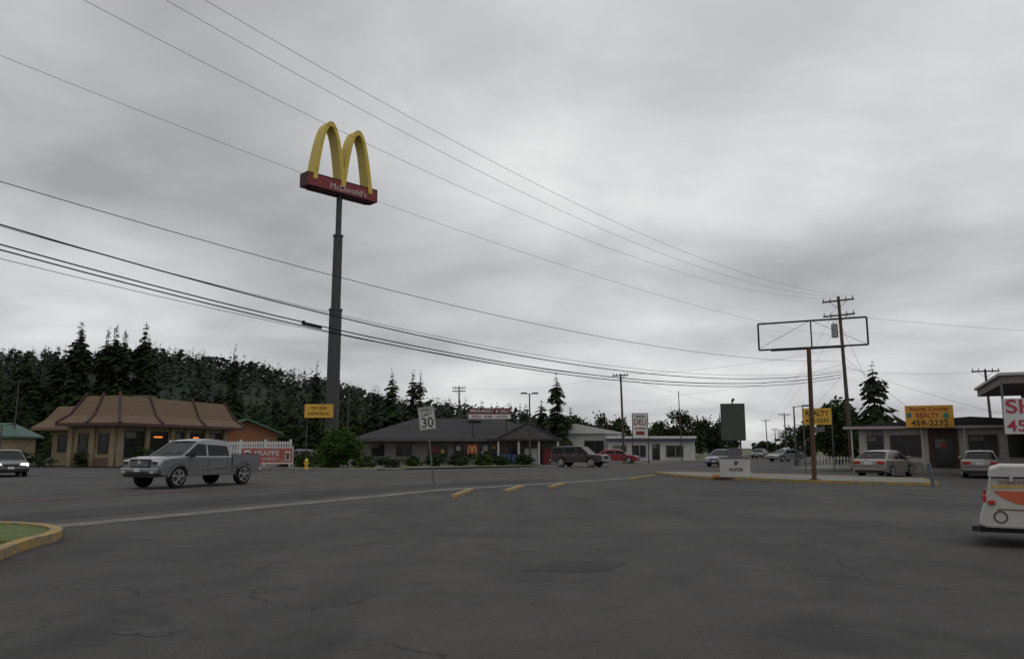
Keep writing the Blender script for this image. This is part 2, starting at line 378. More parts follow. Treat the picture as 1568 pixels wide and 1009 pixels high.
for i, (x, y, w, h) in enumerate([(-16.5, 64, 3.0, 1.3), (-18.6, 65, 2.2, 1.1), (-31, 67.2, 2.4, 1.7), (-29.3, 67.5, 1.5, 1.2), (-36.3, 66.9, 1.3, 1.2), (-40.5, 68, 3.0, 1.35), (-43, 69.5, 2.2, 1.3), (-46, 71.5, 2.6, 1.0),
        (-10.2, 66, 2.2, 1.0), (-8.4, 67.5, 1.8, .9), (-6.6, 68, 2.0, 1.1), (-4.6, 69, 2.2, 1.0), (-2.7, 70, 2.0, 1.1), (-1, 71.2, 2.0, .95), (1.1, 72.4, 1.8, 1.0), (-12, 64, 2.2, 1.0)]):
    bush(x, y, w, h, 20+i, m=M_leafd if i % 3 else M_leaf, n=700, size=.12, D=w*.7)

# ---------------------------------------------------------------- vehicles
def arch(xw, rw, ra, b):
    al = math.asin(max(-.9, min(.9, (rw-b)/ra))); out = []
    for i in range(9):
        a = math.pi+al-(math.pi+2*al)*i/8; out.append((xw+ra*math.cos(a), rw+ra*math.sin(a)))
    return out
def wheel(e, x, y, r, w, side, spokes=5, rim=M_rim):
    s = side
    P(e, 'tyre', [cyl((x, y-w/2, r), (x, y+w/2, r), r, n=22)], M_black, bevel=.03)
    yo = y+s*(w/2+.004)
    P(e, 'wheel_well_disc', [cyl((x, yo-s*.03, r), (x, yo, r), r*.7, n=20)], M_blackp)
    g = [cyl((x, yo, r), (x, yo+s*.03, r), r*.17, n=10)]
    for i in range(spokes):
        a = 2*math.pi*i/spokes+.3
        g.append(cyl((x, yo+s*.012, r), (x+math.cos(a)*r*.66, yo+s*.012, r+math.sin(a)*r*.66), r*.13, r*.11, n=4))
    n = 20; V = []; F = []
    for i in range(n):
        a = 2*math.pi*i/n
        for rr in (r*.61, r*.73): V.append((x+math.cos(a)*rr, yo+s*.015, r+math.sin(a)*rr))
    for i in range(n): j = (i+1) % n; F.append((2*i, 2*i+1, 2*j+1, 2*j))
    g.append((V, F)); P(e, 'rim', g, rim)
def vehicle(name, x, y, heading, kind, paint, lit=False, rim=M_rim):
    e = E(name, x, y, .012, heading)
    S = dict(
      sedan=dict(L=4.75, W=1.8, wb=(-1.38, 1.36), rw=.33, b=.24,
        top=[(2.36, .45), (2.34, .64), (2.22, .75), (1.9, .84), (1.15, .94), (.9, .96), (-1.6, 1.0), (-2.1, .99), (-2.3, .93), (-2.36, .74), (-2.36, .5)],
        gh=[(-1.95, .96), (-1.3, 1.36), (-1.0, 1.42), (-.5, 1.45), (.1, 1.45), (.38, 1.40), (1.2, .93)]),
      suv=dict(L=4.9, W=1.9, wb=(-1.4, 1.4), rw=.37, b=.38,
        top=[(2.43, .55), (2.42, .95), (2.2, 1.06), (1.1, 1.1), (-2.38, 1.12), (-2.44, .9), (-2.45, .55)],
        gh=[(-2.38, 1.08), (-2.2, 1.68), (-2.0, 1.74), (.2, 1.75), (.4, 1.72), (1.15, 1.08)]),
      pickup=dict(L=5.8, W=2.02, wb=(-1.83, 1.9), rw=.43, b=.47,
        top=[(2.84, .6), (2.9, .8), (2.9, 1.0), (2.84, 1.1), (2.68, 1.19), (2.3, 1.25), (1.9, 1.28), (1.4, 1.30), (-1.08, 1.28), (-1.1, .82), (-2.85, .82), (-2.88, .6)],
        gh=[(-1.06, 1.24), (-1.0, 1.74), (-.9, 1.85), (-.7, 1.91), (-.2, 1.94), (.3, 1.93), (.55, 1.89), (.72, 1.84), (1.6, 1.27)]))[kind]
    W = S['W']; L = S['L']; rw = S['rw']; b = S['b']; h = W/2
    poly = [(-L/2+.08, b+.05)]+arch(S['wb'][0], rw, rw+.09, b)+arch(S['wb'][1], rw, rw+.09, b)+[(L/2-.1, b+.05)]+S['top']
    P(e, 'body', [prism(poly, [(-h, .958, -.07), (-h*.97, .975, -.03), (-h*.86, .988, -.008), (-h*.5, 1, 0), (h*.5, 1, 0), (h*.86, .988, -.008), (h*.97, .975, -.03), (h, .958, -.07)])], paint, bevel=.02)
    P(e, 'underbody', [box(0, 0, b+.2, L*.86, W*.74, .42)], M_black)
    gh = S['gh']; zb = gh[0][1]; zt = max(p[1] for p in gh)
    def yy(z): return h-.07-(.2 if kind != 'suv' else .14)*(z-zb)/(zt-zb)
    v = [(px, s*yy(pz), pz) for s in (-1, 1) for px, pz in gh]; n = len(gh)
    P(e, 'glasshouse', [(v, [(i, (i+1) % n, n+(i+1) % n, n+i) for i in range(n)]+[tuple(range(n-1, -1, -1)), tuple(range(n, 2*n))])], M_glass)
    rp = gh[1:-1]; V = []; F = []
    for px, pz in rp:
        for s in (-1, -.75, 0, .75, 1): V.append((px, s*(yy(pz)+.012), pz+.012+(0.022 if abs(s) < 1 else 0)+(.012 if s == 0 else 0)))
    for i in range(len(rp)-1):
        for k in range(4): F.append((i*5+k, i*5+k+1, i*5+6+k, i*5+5+k))
    P(e, 'roof', [(V, F)], paint, smooth=True)
    def bar(p, q, w):
        out = []
        for s in (-1, 1):
            o = s*.014; dx = w/2
            out.append(([(p[0]-dx, s*yy(p[1])+o, p[1]), (p[0]+dx, s*yy(p[1])+o, p[1]), (q[0]+dx, s*yy(q[1])+o, q[1]), (q[0]-dx, s*yy(q[1])+o, q[1])], [(0, 1, 2, 3)]))
        return out
    g = bar(gh[-1], gh[-2], .1)+bar(gh[0], gh[1], {'sedan': .26, 'suv': .12, 'pickup': .22}[kind])
    for (p, q) in ((gh[-1], gh[-2]), (gh[0], gh[1])):
        sg = 1 if p is gh[-1] else -1
        for s in (-1, 1):
            g.append(([(p[0]+sg*.016, s*(yy(p[1])+.012), p[1]+.01), (p[0]+sg*.016, s*(yy(p[1])-.07), p[1]+.01), (q[0]+sg*.016, s*(yy(q[1])-.07), q[1]+.01), (q[0]+sg*.016, s*(yy(q[1])+.012), q[1]+.01)], [(0, 1, 2, 3)]))
    for s in (-1, 1):
        a, c = gh[1], gh[-2]; up = [(gp[0], s*yy(gp[1])+s*.014, gp[1]+.01) for gp in gh[-2:0:-1]]
        g.append(([(a[0], s*yy(a[1]-.07)+s*.014, a[1]-.07), (c[0]+.05, s*yy(c[1]-.07)+s*.014, c[1]-.07)]+up, [tuple(range(2+len(up)))]))
    bx = {'sedan': (-.05, -1.15), 'suv': (0, -1.15), 'pickup': (.32, -.62)}[kind]
    for q in bx[:1] if kind == 'pickup' else bx: g += bar((q, zb), (q-.05, zt), .09)
    P(e, 'pillars', g, paint)
    if kind == 'pickup': P(e, 'wipers', [cyl((1.62, .1, 1.30), (1.35, .55, 1.47), .012, n=4), cyl((1.62, -.5, 1.30), (1.35, -.05, 1.47), .012, n=4)], M_blackp)
    for s in (-1, 1):
        seams = [(gh[-1][0]-.25, zb), (bx[0], zb), (bx[1]-.02 if kind != 'pickup' else -.78, zb)]
        P(e, 'door_seams', [box(q[0], s*(h-.0), (b+.1+zb)/2-.02, .014, .012, zb-b-.18) for q in seams]+([box(-1.09, s*h, .9, .03, .02, .7)] if kind == 'pickup' else []), M_blackp)
        P(e, 'door_handles', [box(q-.2 if q == bx[0] else q+.2, s*(h+.012), zb-.13, .15, .03, .03) for q in bx], M_chrome if kind != 'sedan' else paint)
        P(e, 'mirror', [box(gh[-1][0]-.3, s*(h+.1), zb+.1, .1, .22 if kind != 'pickup' else .26, .16 if kind != 'pickup' else .24)], M_blackp if kind == 'pickup' else paint, bevel=.03)
        P(e, 'sill', [box(0, s*(h-.03), b+.04, S['wb'][1]-S['wb'][0]-2*rw-.2, .05, .1)], M_blackp)
        P(e, 'side_moulding', [box(0, s*(h+.002), b+.3, S['wb'][1]-S['wb'][0]-2*rw-.25, .02, .05)], M_blackp if kind == 'suv' else paint)
        for xw in S['wb']:
            n = 12; V = []; F = []
            for i in range(n+1):
                a = -.05+(math.pi+.1)*i/n
                for rr, yo in ((rw+.085, .006), (rw+.14, .018)): V.append((xw+math.cos(a)*rr, s*(h+yo), rw+math.sin(a)*rr))
            for i in range(n): F.append((2*i, 2*i+1, 2*i+3, 2*i+2))
            P(e, 'arch_lip', [(V, F)], paint)
            wheel(e, xw, s*(h-.12), rw, .24, s, rim=rim)
    f = L/2
    hl = M_lit if lit else M_lens
    if kind == 'sedan':
        P(e, 'headlights', [box(f-.13, s*h*.72, .66, .14, .38, .14) for s in (-1, 1)], hl, bevel=.03)
        P(e, 'grille', [box(f-.02, 0, .62, .03, .7, .12), box(f-.01, 0, .38, .03, 1.1, .14)], M_blackp)
        P(e, 'taillights', [box(-f+.06, s*h*.72, .80, .12, .40, .16) for s in (-1, 1)], M_tail, bevel=.03)
        P(e, 'number_plate', [box(-f-.01, 0, .78, .02, .42, .17)], M_plate)
        P(e, 'rear_bumper', [box(-f+.02, 0, .47, .14, W*.93, .2)], paint, bevel=.04)
        P(e, 'bumper_gap', [box(-f-.0, 0, .585, .1, W*.9, .02), box(-f+.0, 0, .30, .1, W*.8, .1)], M_blackp)
    elif kind == 'suv':
        P(e, 'headlights', [box(f-.04, s*h*.72, .8, .06, .3, .16) for s in (-1, 1)], hl)
        P(e, 'grille', [box(f-.02, 0, .8, .05, .95, .2)], M_blackp)
        P(e, 'bumpers', [box(s*(f), 0, .56, .14, W*.96, .15) for s in (-1, 1)], M_chrome, bevel=.03)
        P(e, 'taillights', [box(-f+.03, s*h*.85, .9, .06, .12, .3) for s in (-1, 1)], M_tail)
    else:
        for s in (-1, 1):
            pb = [(-2.86, .72)]+[(px, pz+.001) for px, pz in arch(S['wb'][0], rw, rw+.1, .72)]+[(-1.11, .72), (-1.11, 1.29), (-2.86, 1.33)]
            y1 = s*(h+.0); y0 = s*(h-.09)
            P(e, 'bed_side', [prism(pb, [(min(y0, y1), 1, 0), (max(y0, y1), 1, 0)])], paint, bevel=.015)
            P(e, 'bed_rail_cap', [box(-1.99, s*(h-.045), 1.32, 1.74, .1, .025)], M_blackp)
        P(e, 'tailgate', [box(-2.86, 0, 1.02, .07, W-.2, .58)], paint, bevel=.02)
        P(e, 'taillights', [box(-2.88, s*(h-.08), 1.04, .06, .15, .42) for s in (-1, 1)], M_tail)
        P(e, 'rear_bumper', [box(-2.95, 0, .62, .16, W*.95, .18)], M_chrome, bevel=.03)
        P(e, 'headlights', [box(f-.1, s*h*.77, 1.0, .2, .4, .26) for s in (-1, 1)], M_lens, bevel=.07)
        P(e, 'headlight_inner', [box(f+.0, s*h*.77, 1.0, .015, .26, .12) for s in (-1, 1)], M_blackp)
        P(e, 'grille', [box(f+.0, 0, 1.0, .07, 1.1, .34)], M_blackp, bevel=.04)
        P(e, 'grille_bars', [box(f+.04, 0, 1.0+q, .03, 1.0, .02) for q in (-.1, -.03, .04)]+[box(f+.02, 0, 1.16, .08, 1.16, .05), box(f+.045, 0, 1.03, .03, .2, .12)], M_chrome)
        P(e, 'front_bumper', [box(f+.03, 0, .70, .2, W*.97, .26)], paint, bevel=.08)
        P(e, 'lower_intake', [box(f+.12, 0, .62, .03, 1.1, .12), box(f-.05, 0, .5, .2, W*.85, .1)], M_blackp)
        P(e, 'fog_lights', [box(f+.12, s*.78, .66, .03, .16, .1) for s in (-1, 1)], M_lens)
        P(e, 'number_plate', [box(f+.15, 0, .74, .02, .32, .15)], M_plate)
    if kind != 'pickup':
        P(e, 'front_plate', [box(f+.02, 0, .5, .02, .32, .14)], M_plate)
    return e
silver = mat('silver_paint', (.20, .205, .215), .25, metal=.5, var=.04, coat=.7)
graycar = mat('grey_paint', (.075, .075, .08), .3, metal=.4, var=.04, coat=.6)
beige = mat('beige_paint', (.24, .22, .19), .35, metal=.3, var=.04, coat=.5)
beige2 = mat('champagne_paint', (.22, .21, .19), .35, metal=.3, var=.04, coat=.5)
maroon = mat('maroon_paint', (.038, .021, .02), .45, var=.1, coat=.3)
bluecar = mat('pale_blue_paint', (.17, .2, .24), .35, metal=.3, var=.04, coat=.5)
redp = mat('red_paint', (.2, .014, .016), .4, var=.05, coat=.4)
hd = math.atan2(-.93, -.40)
vehicle('pickup_truck', -13.6, 34.2, hd, 'pickup', silver, rim=M_chrome)
vehicle('oncoming_car', -29.4, 46.2, math.atan2(-.78, .62), 'sedan', graycar, lit=True)
vehicle('parked_sedan', 21.4, 45.6, rad(90-46), 'sedan', beige)
vehicle('parked_sedan', 26.3, 44.6, rad(90-31), 'sedan', beige2)
vehicle('parked_van', 5.9, 68.8, math.atan2(-.15, 1)-rad(20), 'suv', maroon)
vehicle('red_car', 11.4, 86, math.atan2(-.3, 1), 'sedan', redp)
vehicle('approaching_car', 18.6, 70, math.atan2(-.9, -.6), 'sedan', bluecar)
vehicle('distant_car', 39, 125, math.atan2(-.9, -.5), 'sedan', graycar)
vehicle('parked_hatchback', -19.6, 73, math.atan2(-.2, -1), 'sedan', graycar)
vehicle('distant_car', 33, 96, math.atan2(-.5, -.9), 'sedan', silver)

e = E('camper_trailer', 7.85, 13.2, .0, rad(-31))
Mc = mat('camper_white', (.38, .37, .33), .5, scale=1.5, var=.12)
Mor = mat('camper_orange', (.42, .08, .03), .5); Mye = mat('camper_yellow_stripe', (.42, .28, .08), .5)
body = [(-.16, .36), (-.06, .31), (4.3, .31), (4.35, .4), (4.3, 1.12), (.05, 1.12), (-.02, .8)]
P(e, 'body', [prism(body, [(-.02, 1, 0), (2.0, 1, 0)])], Mc, bevel=.03)
P(e, 'roof_lid', [prism([(.02, 1.135), (4.36, 1.135), (4.33, 1.27), (4.2, 1.32), (.22, 1.32), (.06, 1.26)], [(-.06, 1, 0), (2.04, 1, 0)])], Mc, bevel=.03)
P(e, 'lid_seal', [box(2.2, .99, 1.127, 4.2, 2.0, .03)], M_blackp)
P(e, 'lid_edge_trim', [box(2.19, -.066, 1.15, 4.3, .012, .025), box(2.15, -.028, .335, 4.3, .016, .03)], M_chrome)
P(e, 'lid_clamps', [box(q, -.075, 1.12, .05, .03, .12) for q in (.35, 1.6, 3.4)], M_chrome)
ys = -.026
P(e, 'yellow_stripe', [([(.06, ys, 1.0), (.06, ys, .955), (4.2, ys, .955), (4.2, ys, 1.0)], [(0, 1, 2, 3)])], Mye)
P(e, 'orange_sweep', [([(.08, ys, .91), (.2, ys, .80), (.42, ys, .70), (.9, ys, .655), (4.2, ys, .645), (4.2, ys, .72), (1.2, ys, .76), (.85, ys, .84), (.6, ys, .91)], [tuple(range(9))])], Mor)
P(e, 'thin_line', [([(.12, ys, .60), (4.2, ys, .58), (4.2, ys, .60), (.12, ys, .62)], [(0, 1, 2, 3)])], mat('camper_brown', (.12, .05, .03), .6))
text(e, 'lettering', 'STARLINER', .46, .055, (.4, -.03, 1.045), mat('camper_letter', (.25, .08, .03), .6), ext=.002)
P(e, 'tail_lights', [box(-.05, .03, .78, .05, .1, .12), box(-.05, 1.85, .78, .05, .1, .12), box(.05, -.035, .72, .1, .03, .07)], M_tail, bevel=.01)
P(e, 'frame_rail', [box(2.1, .15, .27, 4.5, .1, .08), box(2.1, 1.85, .27, 4.5, .1, .08), box(-.2, 1, .29, .12, 2.06, .09), box(4.9, 1, .33, 1.4, .08, .08)], M_blackp)
n = 20; V = []; F = []
for i in range(n):
    a = 2*math.pi*i/n
    for rr in (.08, .1): V.append((.16+math.cos(a)*rr, ys-.004, .49+math.sin(a)*rr))
for i in range(n): j = (i+1) % n; F.append((2*i, 2*i+1, 2*j+1, 2*j))
P(e, 'round_vent_ring', [(V, F)], M_blackp)
P(e, 'fender', [box(2.2, -.035, .6, .95, .03, .06)], M_chrome)
for s, yv in ((-1, .06), (1, 1.94)): wheel(e, 2.2, yv, .3, .18, s, rim=M_white)
P(e, 'stabiliser_jack', [cyl((5.3, 1, .35), (5.3, 1, .0), .03, n=8)], M_steel)

# ---------------------------------------------------------------- arch pole sign
e = E('arch_pole_sign', -14.85, 65, 0, rad(45))
P(e, 'pole', [cyl((0, 0, 0), (0, 0, 13.1), .56, .52, 20), cyl((0, 0, 13.1), (0, 0, 19.5), .40, .38, 20), cyl((0, 0, 19.5), (0, 0, 23.2), .25, .25, 16),
    cyl((0, 0, 13.0), (0, 0, 13.16), .58, .58, 20), cyl((0, 0, 19.42), (0, 0, 19.56), .44, .44, 20), cyl((0, 0, 0), (0, 0, .3), .8, .8, 16)], M_gray_pole)
P(e, 'sign_box', [box(0, 0, 23.68, 6.9, 1.15, 1.1)], M_red, bevel=.03)
P(e, 'sign_box_ends', [box(s*3.47, 0, 23.68, .06, 1.19, 1.16) for s in (-1, 1)], M_dred)
P(e, 'sign_box_trim', [box(0, s*.585, 23.68+q*.545, 6.9, .05, .06) for s in (-1, 1) for q in (-1, 1)]+[box(0, 0, 23.05, 6.0, .85, .16)], M_dred)
P(e, 'sign_box_top', [box(0, 0, 24.25, 6.8, 1.05, .03)], M_dk)
def archshape(c, hw, z0, z1, t, y0, y1, nseg=26, ex=2.2):
    def pt(u, hw_, zt): return (c+hw_*u, z0+(zt-z0)*(1-abs(u)**ex))
    V = []; F = []
    us = [math.sin(-math.pi/2+math.pi*i/nseg) for i in range(nseg+1)]
    for u in us:
        o = pt(u, hw, z1); i_ = pt(u, hw-t, z1-t*1.15)
        for y in (y0, y1): V.append((o[0], y, o[1])); V.append((i_[0], y, i_[1]))
    for i in range(nseg):
        a = 4*i; b_ = a+4
        F += [(a, b_, b_+1, a+1), (a+2, a+3, b_+3, b_+2), (a, a+2, b_+2, b_), (a+1, b_+1, b_+3, a+3)]
    F += [(0, 1, 3, 2), (4*nseg, 4*nseg+2, 4*nseg+3, 4*nseg+1)]
    return V, F
for c in (-1.38, 1.38):
    P(e, 'yellow_arch', [archshape(c, 1.58, 23.75, 29.2+(.001 if c > 0 else 0), .40, -.62+(.004 if c > 0 else 0), .62-(.004 if c > 0 else 0))], M_yellow)
text(e, 'sign_lettering', "McDonald's", 3.6, .5, (.5, -.6, 23.52), M_white, ext=.01, bold=.0)
text(e, 'sign_lettering_rear', "McDonald's", 3.6, .5, (-.5, .6, 23.52), M_white, rz=180, ext=.01, bold=.0)
e = E('yellow_panel_sign', -15.55, 63.4, 0, rad(4))
P(e, 'panel', [box(0, 0, 4.55, 2.25, .2, 1.08)], M_syel, bevel=.02)
P(e, 'brackets', [box(.5, .5, 4.8, .06, 1, .06), box(.5, .5, 4.3, .06, 1, .06), cyl((-.9, 0, 0), (-.9, 0, 4.1), .05, n=8), cyl((.9, 0, 0), (.9, 0, 4.1), .05, n=8)], M_gray_pole)
text(e, 'line_1', 'TRY OUR', 1.3, .22, (0, -.11, 4.78), M_blackp, bold=0); text(e, 'line_2', 'SUGAR SALAD', 1.7, .22, (0, -.11, 4.34), M_blackp, bold=0)

# ---------------------------------------------------------------- buildings
def hip(x0, x1, y0, y1, ze, zt, inx, iny, th=.22):
    v = [(x0, y0, ze), (x1, y0, ze), (x1, y1, ze), (x0, y1, ze), (x0+inx, y0+iny, zt), (x1-inx, y0+iny, zt), (x1-inx, y1-iny, zt), (x0+inx, y1-iny, zt)]
    v += [(a, b_, ze-th) for a, b_ in ((x0, y0), (x1, y0), (x1, y1), (x0, y1))]
    f = [(0, 1, 5, 4), (1, 2, 6, 5), (2, 3, 7, 6), (3, 0, 4, 7), (4, 5, 6, 7), (8, 9, 1, 0), (9, 10, 2, 1), (10, 11, 3, 2), (11, 8, 0, 3), (11, 10, 9, 8)]
    return v, f
M_blind = mat('window_blind', (.08, .08, .075), .8, c2=(.16, .155, .14), scale=.7)
def windows(e, items, frame=M_blackp, glass=M_wglass, side='y', at=0.0, out=-1, fr=.06, mull=True):
    G = []; H = []; B = []
    for q_, (c, z, w, h) in enumerate(items):
        if side == 'y':
            G.append(box(c, at+out*.015, z, w, .03, h))
            if mull and w > 1.4: H.append(box(c+w*.05, at+out*.035, z, .05, .05, h))
            if q_ % 2 == 0: B.append(box(c-w*.2, at+out*.033, z+h*.36, w*.56, .006, h*.26))
            for s in (-1, 1):
                H.append(box(c+s*(w/2+fr/2), at+out*.03, z, fr, .08, h+2*fr)); H.append(box(c, at+out*.03, z+s*(h/2+fr/2), w, .08, fr))
        else:
            G.append(box(at+out*.015, c, z, .03, w, h))
            for s in (-1, 1):
                H.append(box(at+out*.03, c+s*(w/2+fr/2), z, .08, fr, h+2*fr)); H.append(box(at+out*.03, c, z+s*(h/2+fr/2), .08, w, fr))
    P(e, 'window_glass', G, glass); P(e, 'window_frames', H, frame)
    if B: P(e, 'blinds', B, M_blind)

th = math.atan2(.966, .26)
e = E('restaurant', -33.4, 67.0, .09, th)
P(e, 'walls', [box(7.5, 2.5, 1.8, 15, 5.0, 3.6), box(8.5, 7.4, 1.65, 11, 4.8, 3.3)], M_stucco)
def mansard(x0, x1, y0, y1, ze, zt, ins):
    a = hip(x0, x1, y0, y1, ze, ze+.7, .75, .75, .25); b_ = hip(x0+.75, x1-.75, y0+.75, y1-.75, ze+.7, zt, ins, ins, .01)
    return [a, b_]
P(e, 'mansard_roof', mansard(-1.0, 16.8, -1.0, 5.6, 3.62, 6.0, .8)+mansard(1.6, 15.4, 6.2, 10.9, 3.35, 5.3, .7), M_shake)
P(e, 'link_parapet', [box(8.5, 5.9, 3.9, 11, 1.2, 1.2)], mat('dark_parapet', (.06, .048, .036), .8))
g = []
def rib(p, q, r): g.append(cyl(p, q, .13, .13, 6)); g.append(cyl(q, r, .13, .13, 6))
for x in (4.2, 10.2): rib((x, -1.08, 3.65), (x, -.25, 4.38), (x, .62, 6.25))
rib((-1.05, -1.05, 3.65), (-.25, -.25, 4.38), (.62, .62, 6.3)); rib((16.85, -1.05, 3.65), (16.05, -.25, 4.38), (15.2, .62, 6.2)); rib((-1.05, 5.6, 3.65), (-.25, 4.85, 4.38), (.62, 4.0, 6.25))
rib((-1.08, 2.3, 3.65), (-.25, 2.3, 4.38), (.62, 2.3, 6.25))
P(e, 'roof_ribs', g, M_rib)
P(e, 'fascia', [box(7.9, -1.03, 3.5, 17.8, .05, .26), box(-1.03, 2.3, 3.5, .05, 6.6, .26)], M_rib)
P(e, 'rooftop_units', [box(6, 2.6, 6.1, 1.6, 1.4, .5)], M_steel)
windows(e, [(2.0, 1.85, 2.3, 2.2), (4.9, 1.85, 2.5, 2.2), (7.8, 1.6, 1.1, 2.7), (10.2, 1.85, 2.5, 2.2), (13.1, 1.85, 2.3, 2.2)], side='y', at=0, out=-1)
windows(e, [(1.4, 1.9, .9, 1.6), (3.5, 1.9, .9, 1.6)], side='x', at=0, out=-1)
windows(e, [(6.7, 1.9, .9, 1.4), (8.6, 1.9, .9, 1.4)], side='x', at=3, out=-1)
P(e, 'stone_pilasters', [box(q, -.12, 1.7, .5, .24, 3.4) for q in (.25, 3.4, 6.7, 8.8, 11.65, 14.7)]+[box(-.1, q, 1.7, .2, .45, 3.4) for q in (.35, 2.45, 4.75)], M_stucco)
P(e, 'base_course', [box(7.5, -.07, .35, 14.9, .12, .7), box(-.07, 2.5, .35, .12, 4.9, .7)], mat('brown_brick', (.11, .065, .045), .9, scale=6, var=.3))
Mneon = mat('neon_sign', (1.0, .28, .05), .5, emit=.8)
P(e, 'neon_sign', [box(4.9, -.05, 2.5, 1.1, .03, .13), box(10.2, -.05, 2.5, .8, .03, .13)], Mneon)
P(e, 'yellow_menu_sign', [box(1.9, 6.4, 4.3, .1, 1.4, .7)], M_syel)

e = E('orange_gable_house', -35.0, 104, 0, rad(25))
Mor2 = mat('orange_cedar', (.19, .08, .034), .85, scale=3, var=.2, stretch=(1, 1, 6)); Mgr = mat('green_metal_roof', (.04, .095, .07), .6, scale=2, var=.15)
P(e, 'walls', [prism([(-4, 0), (4, 0), (4, 3.6), (0, 5.2), (-4, 3.6)], [(0, 1, 0), (12, 1, 0)])], Mor2)
P(e, 'roof', [prism([(-4.7, 3.35), (0, 5.25), (4.7, 3.35), (4.7, 3.6), (0, 5.5), (-4.7, 3.6)], [(-.8, 1, 0), (12.8, 1, 0)])], Mgr)
windows(e, [(-1.8, 1.7, 1.2, 1.2), (2, 1.7, 1.2, 1.2)], at=0)
e = E('green_roof_shed', -68, 98, 0, rad(10))
P(e, 'walls', [box(0, 3, 1.5, 12, 6, 3)], M_stucco); P(e, 'roof', [hip(-6.7, 6.7, -.7, 6.7, 3.1, 4.8, 2.5, 3.2)], Mgr); windows(e, [(-3, 1.6, 1.5, 1.2), (3, 1.6, 1.5, 1.2)], at=0)

e = E('corner_store', -5.9, 80, 0, rad(4))
Mw = mat('pale_wall', (.18, .17, .155), .85, scale=1.5, var=.15)
P(e, 'walls', [box(-1.2, 5.5, 1.25, 16.4, 10, 2.5), box(8.4, 5.2, 1.25, 3.2, 9, 2.5)], Mw)
P(e, 'hip_roof', [hip(-10.2, 11, -1.0, 11.4, 2.55, 4.75, 6.0, 6.1, .28)], M_roofdk)
P(e, 'porch_gable', [prism([(4.0, 2.3), (10.6, 2.3), (10.6, 2.5), (7.3, 4.2), (4.0, 2.5)], [(-2.6, 1, 0), (4, 1, 0)])], M_roofdk)
P(e, 'gable_board', [prism([(4.6, 2.48), (10.0, 2.48), (7.3, 3.85)], [(-2.64, 1, 0), (-2.61, 1, 0)])], mat('grey_board', (.07, .066, .06), .8))
P(e, 'porch_posts', [cyl((q, -2.4, 0), (q, -2.4, 2.4), .1, n=8) for q in (4.4, 6.4, 8.4, 10.3)], M_whiteb)
P(e, 'fascia', [box(-3.4, -1.03, 2.4, 13.4, .05, .2)], mat('grey_fascia', (.07, .07, .07), .7))
P(e, 'skylight_vents', [box(-5, 2.5, 3.9, .5, .5, .5), cyl((-2, 3, 3.6), (-2, 3, 4.5), .12, n=8), box(2.2, 4.2, 4.7, 1.3, 1, .5)], M_steel)
windows(e, [(-7.6, 1.4, 1.3, 1.2), (-5.0, 1.4, 1.6, 1.2), (-1.6, 1.35, 2.0, 1.5), (1.0, 1.35, 2.0, 1.5), (3.6, 1.35, 2.0, 1.5), (6.1, 1.1, 1.1, 2.1)], at=.5, out=-1, frame=Mw)
pc = [M_red, M_syel, M_white, mat('poster_blue', (.03, .06, .16), .6), M_white, M_syel, M_red, M_white]
for i, (cx, w, z) in enumerate([(-1.9, .6, 1.5), (-1.1, .35, 1.3), (.5, .4, 1.6), (4.4, .4, 1.2), (3.2, .5, 1.6), (4.1, .3, 1.7), (5.1, .3, 1.2), (2.9, .25, 1.2)]):
    P(e, 'poster', [box(cx, .442, z, w, .012, w*1.1)], pc[i])
P(e, 'arches_panel', [box(1.85, -1.0, 1.5, 1.1, .06, .9)], M_red)
P(e, 'arches_logo', [archshape(1.65, .24, 1.15, 1.85, .08, -1.06, -1.04, 12), archshape(2.05, .24, 1.15, 1.85, .08, -1.065, -1.045, 12)], M_yellow)
P(e, 'arches_panel_legs', [box(1.4, -1.0, .55, .05, .05, 1.1), box(2.3, -1.0, .55, .05, .05, 1.1)], M_steel)
P(e, 'pop_machines', [box(9.4, -.2, .85, .8, .8, 1.6)], M_red); P(e, 'ice_box', [box(7.8, -.2, .8, 1.3, .8, 1.5)], M_white)
P(e, 'newspaper_boxes', [box(5.0+q*.5, -1.6, .55, .4, .4, .9) for q in range(3)], pc[3]); P(e, 'bin', [cyl((6.9, -2, 0), (6.9, -2, .9), .25, .28, 10)], M_dk)
P(e, 'roof_sign_board', [box(3.6, -.6, 5.3, 4.3, .15, .62)], mat('store_sign_red', (.10, .012, .013), .6)); P(e, 'roof_sign_lower', [box(3.6, -.6, 4.75, 4.3, .15, .46)], M_white)
P(e, 'roof_sign_struts', [cyl((q, -.5, 2.7), (q, -.5, 5.0), .05, n=6) for q in (1.9, 5.3)], M_dk)
text(e, 'roof_sign_text', 'MINI-MART & DELI', 3.9, .34, (3.6, -.69, 5.3), M_white); text(e, 'roof_sign_text_2', 'PIZZA   SUBS   LOTTO', 3.6, .22, (3.6, -.69, 4.75), M_red)

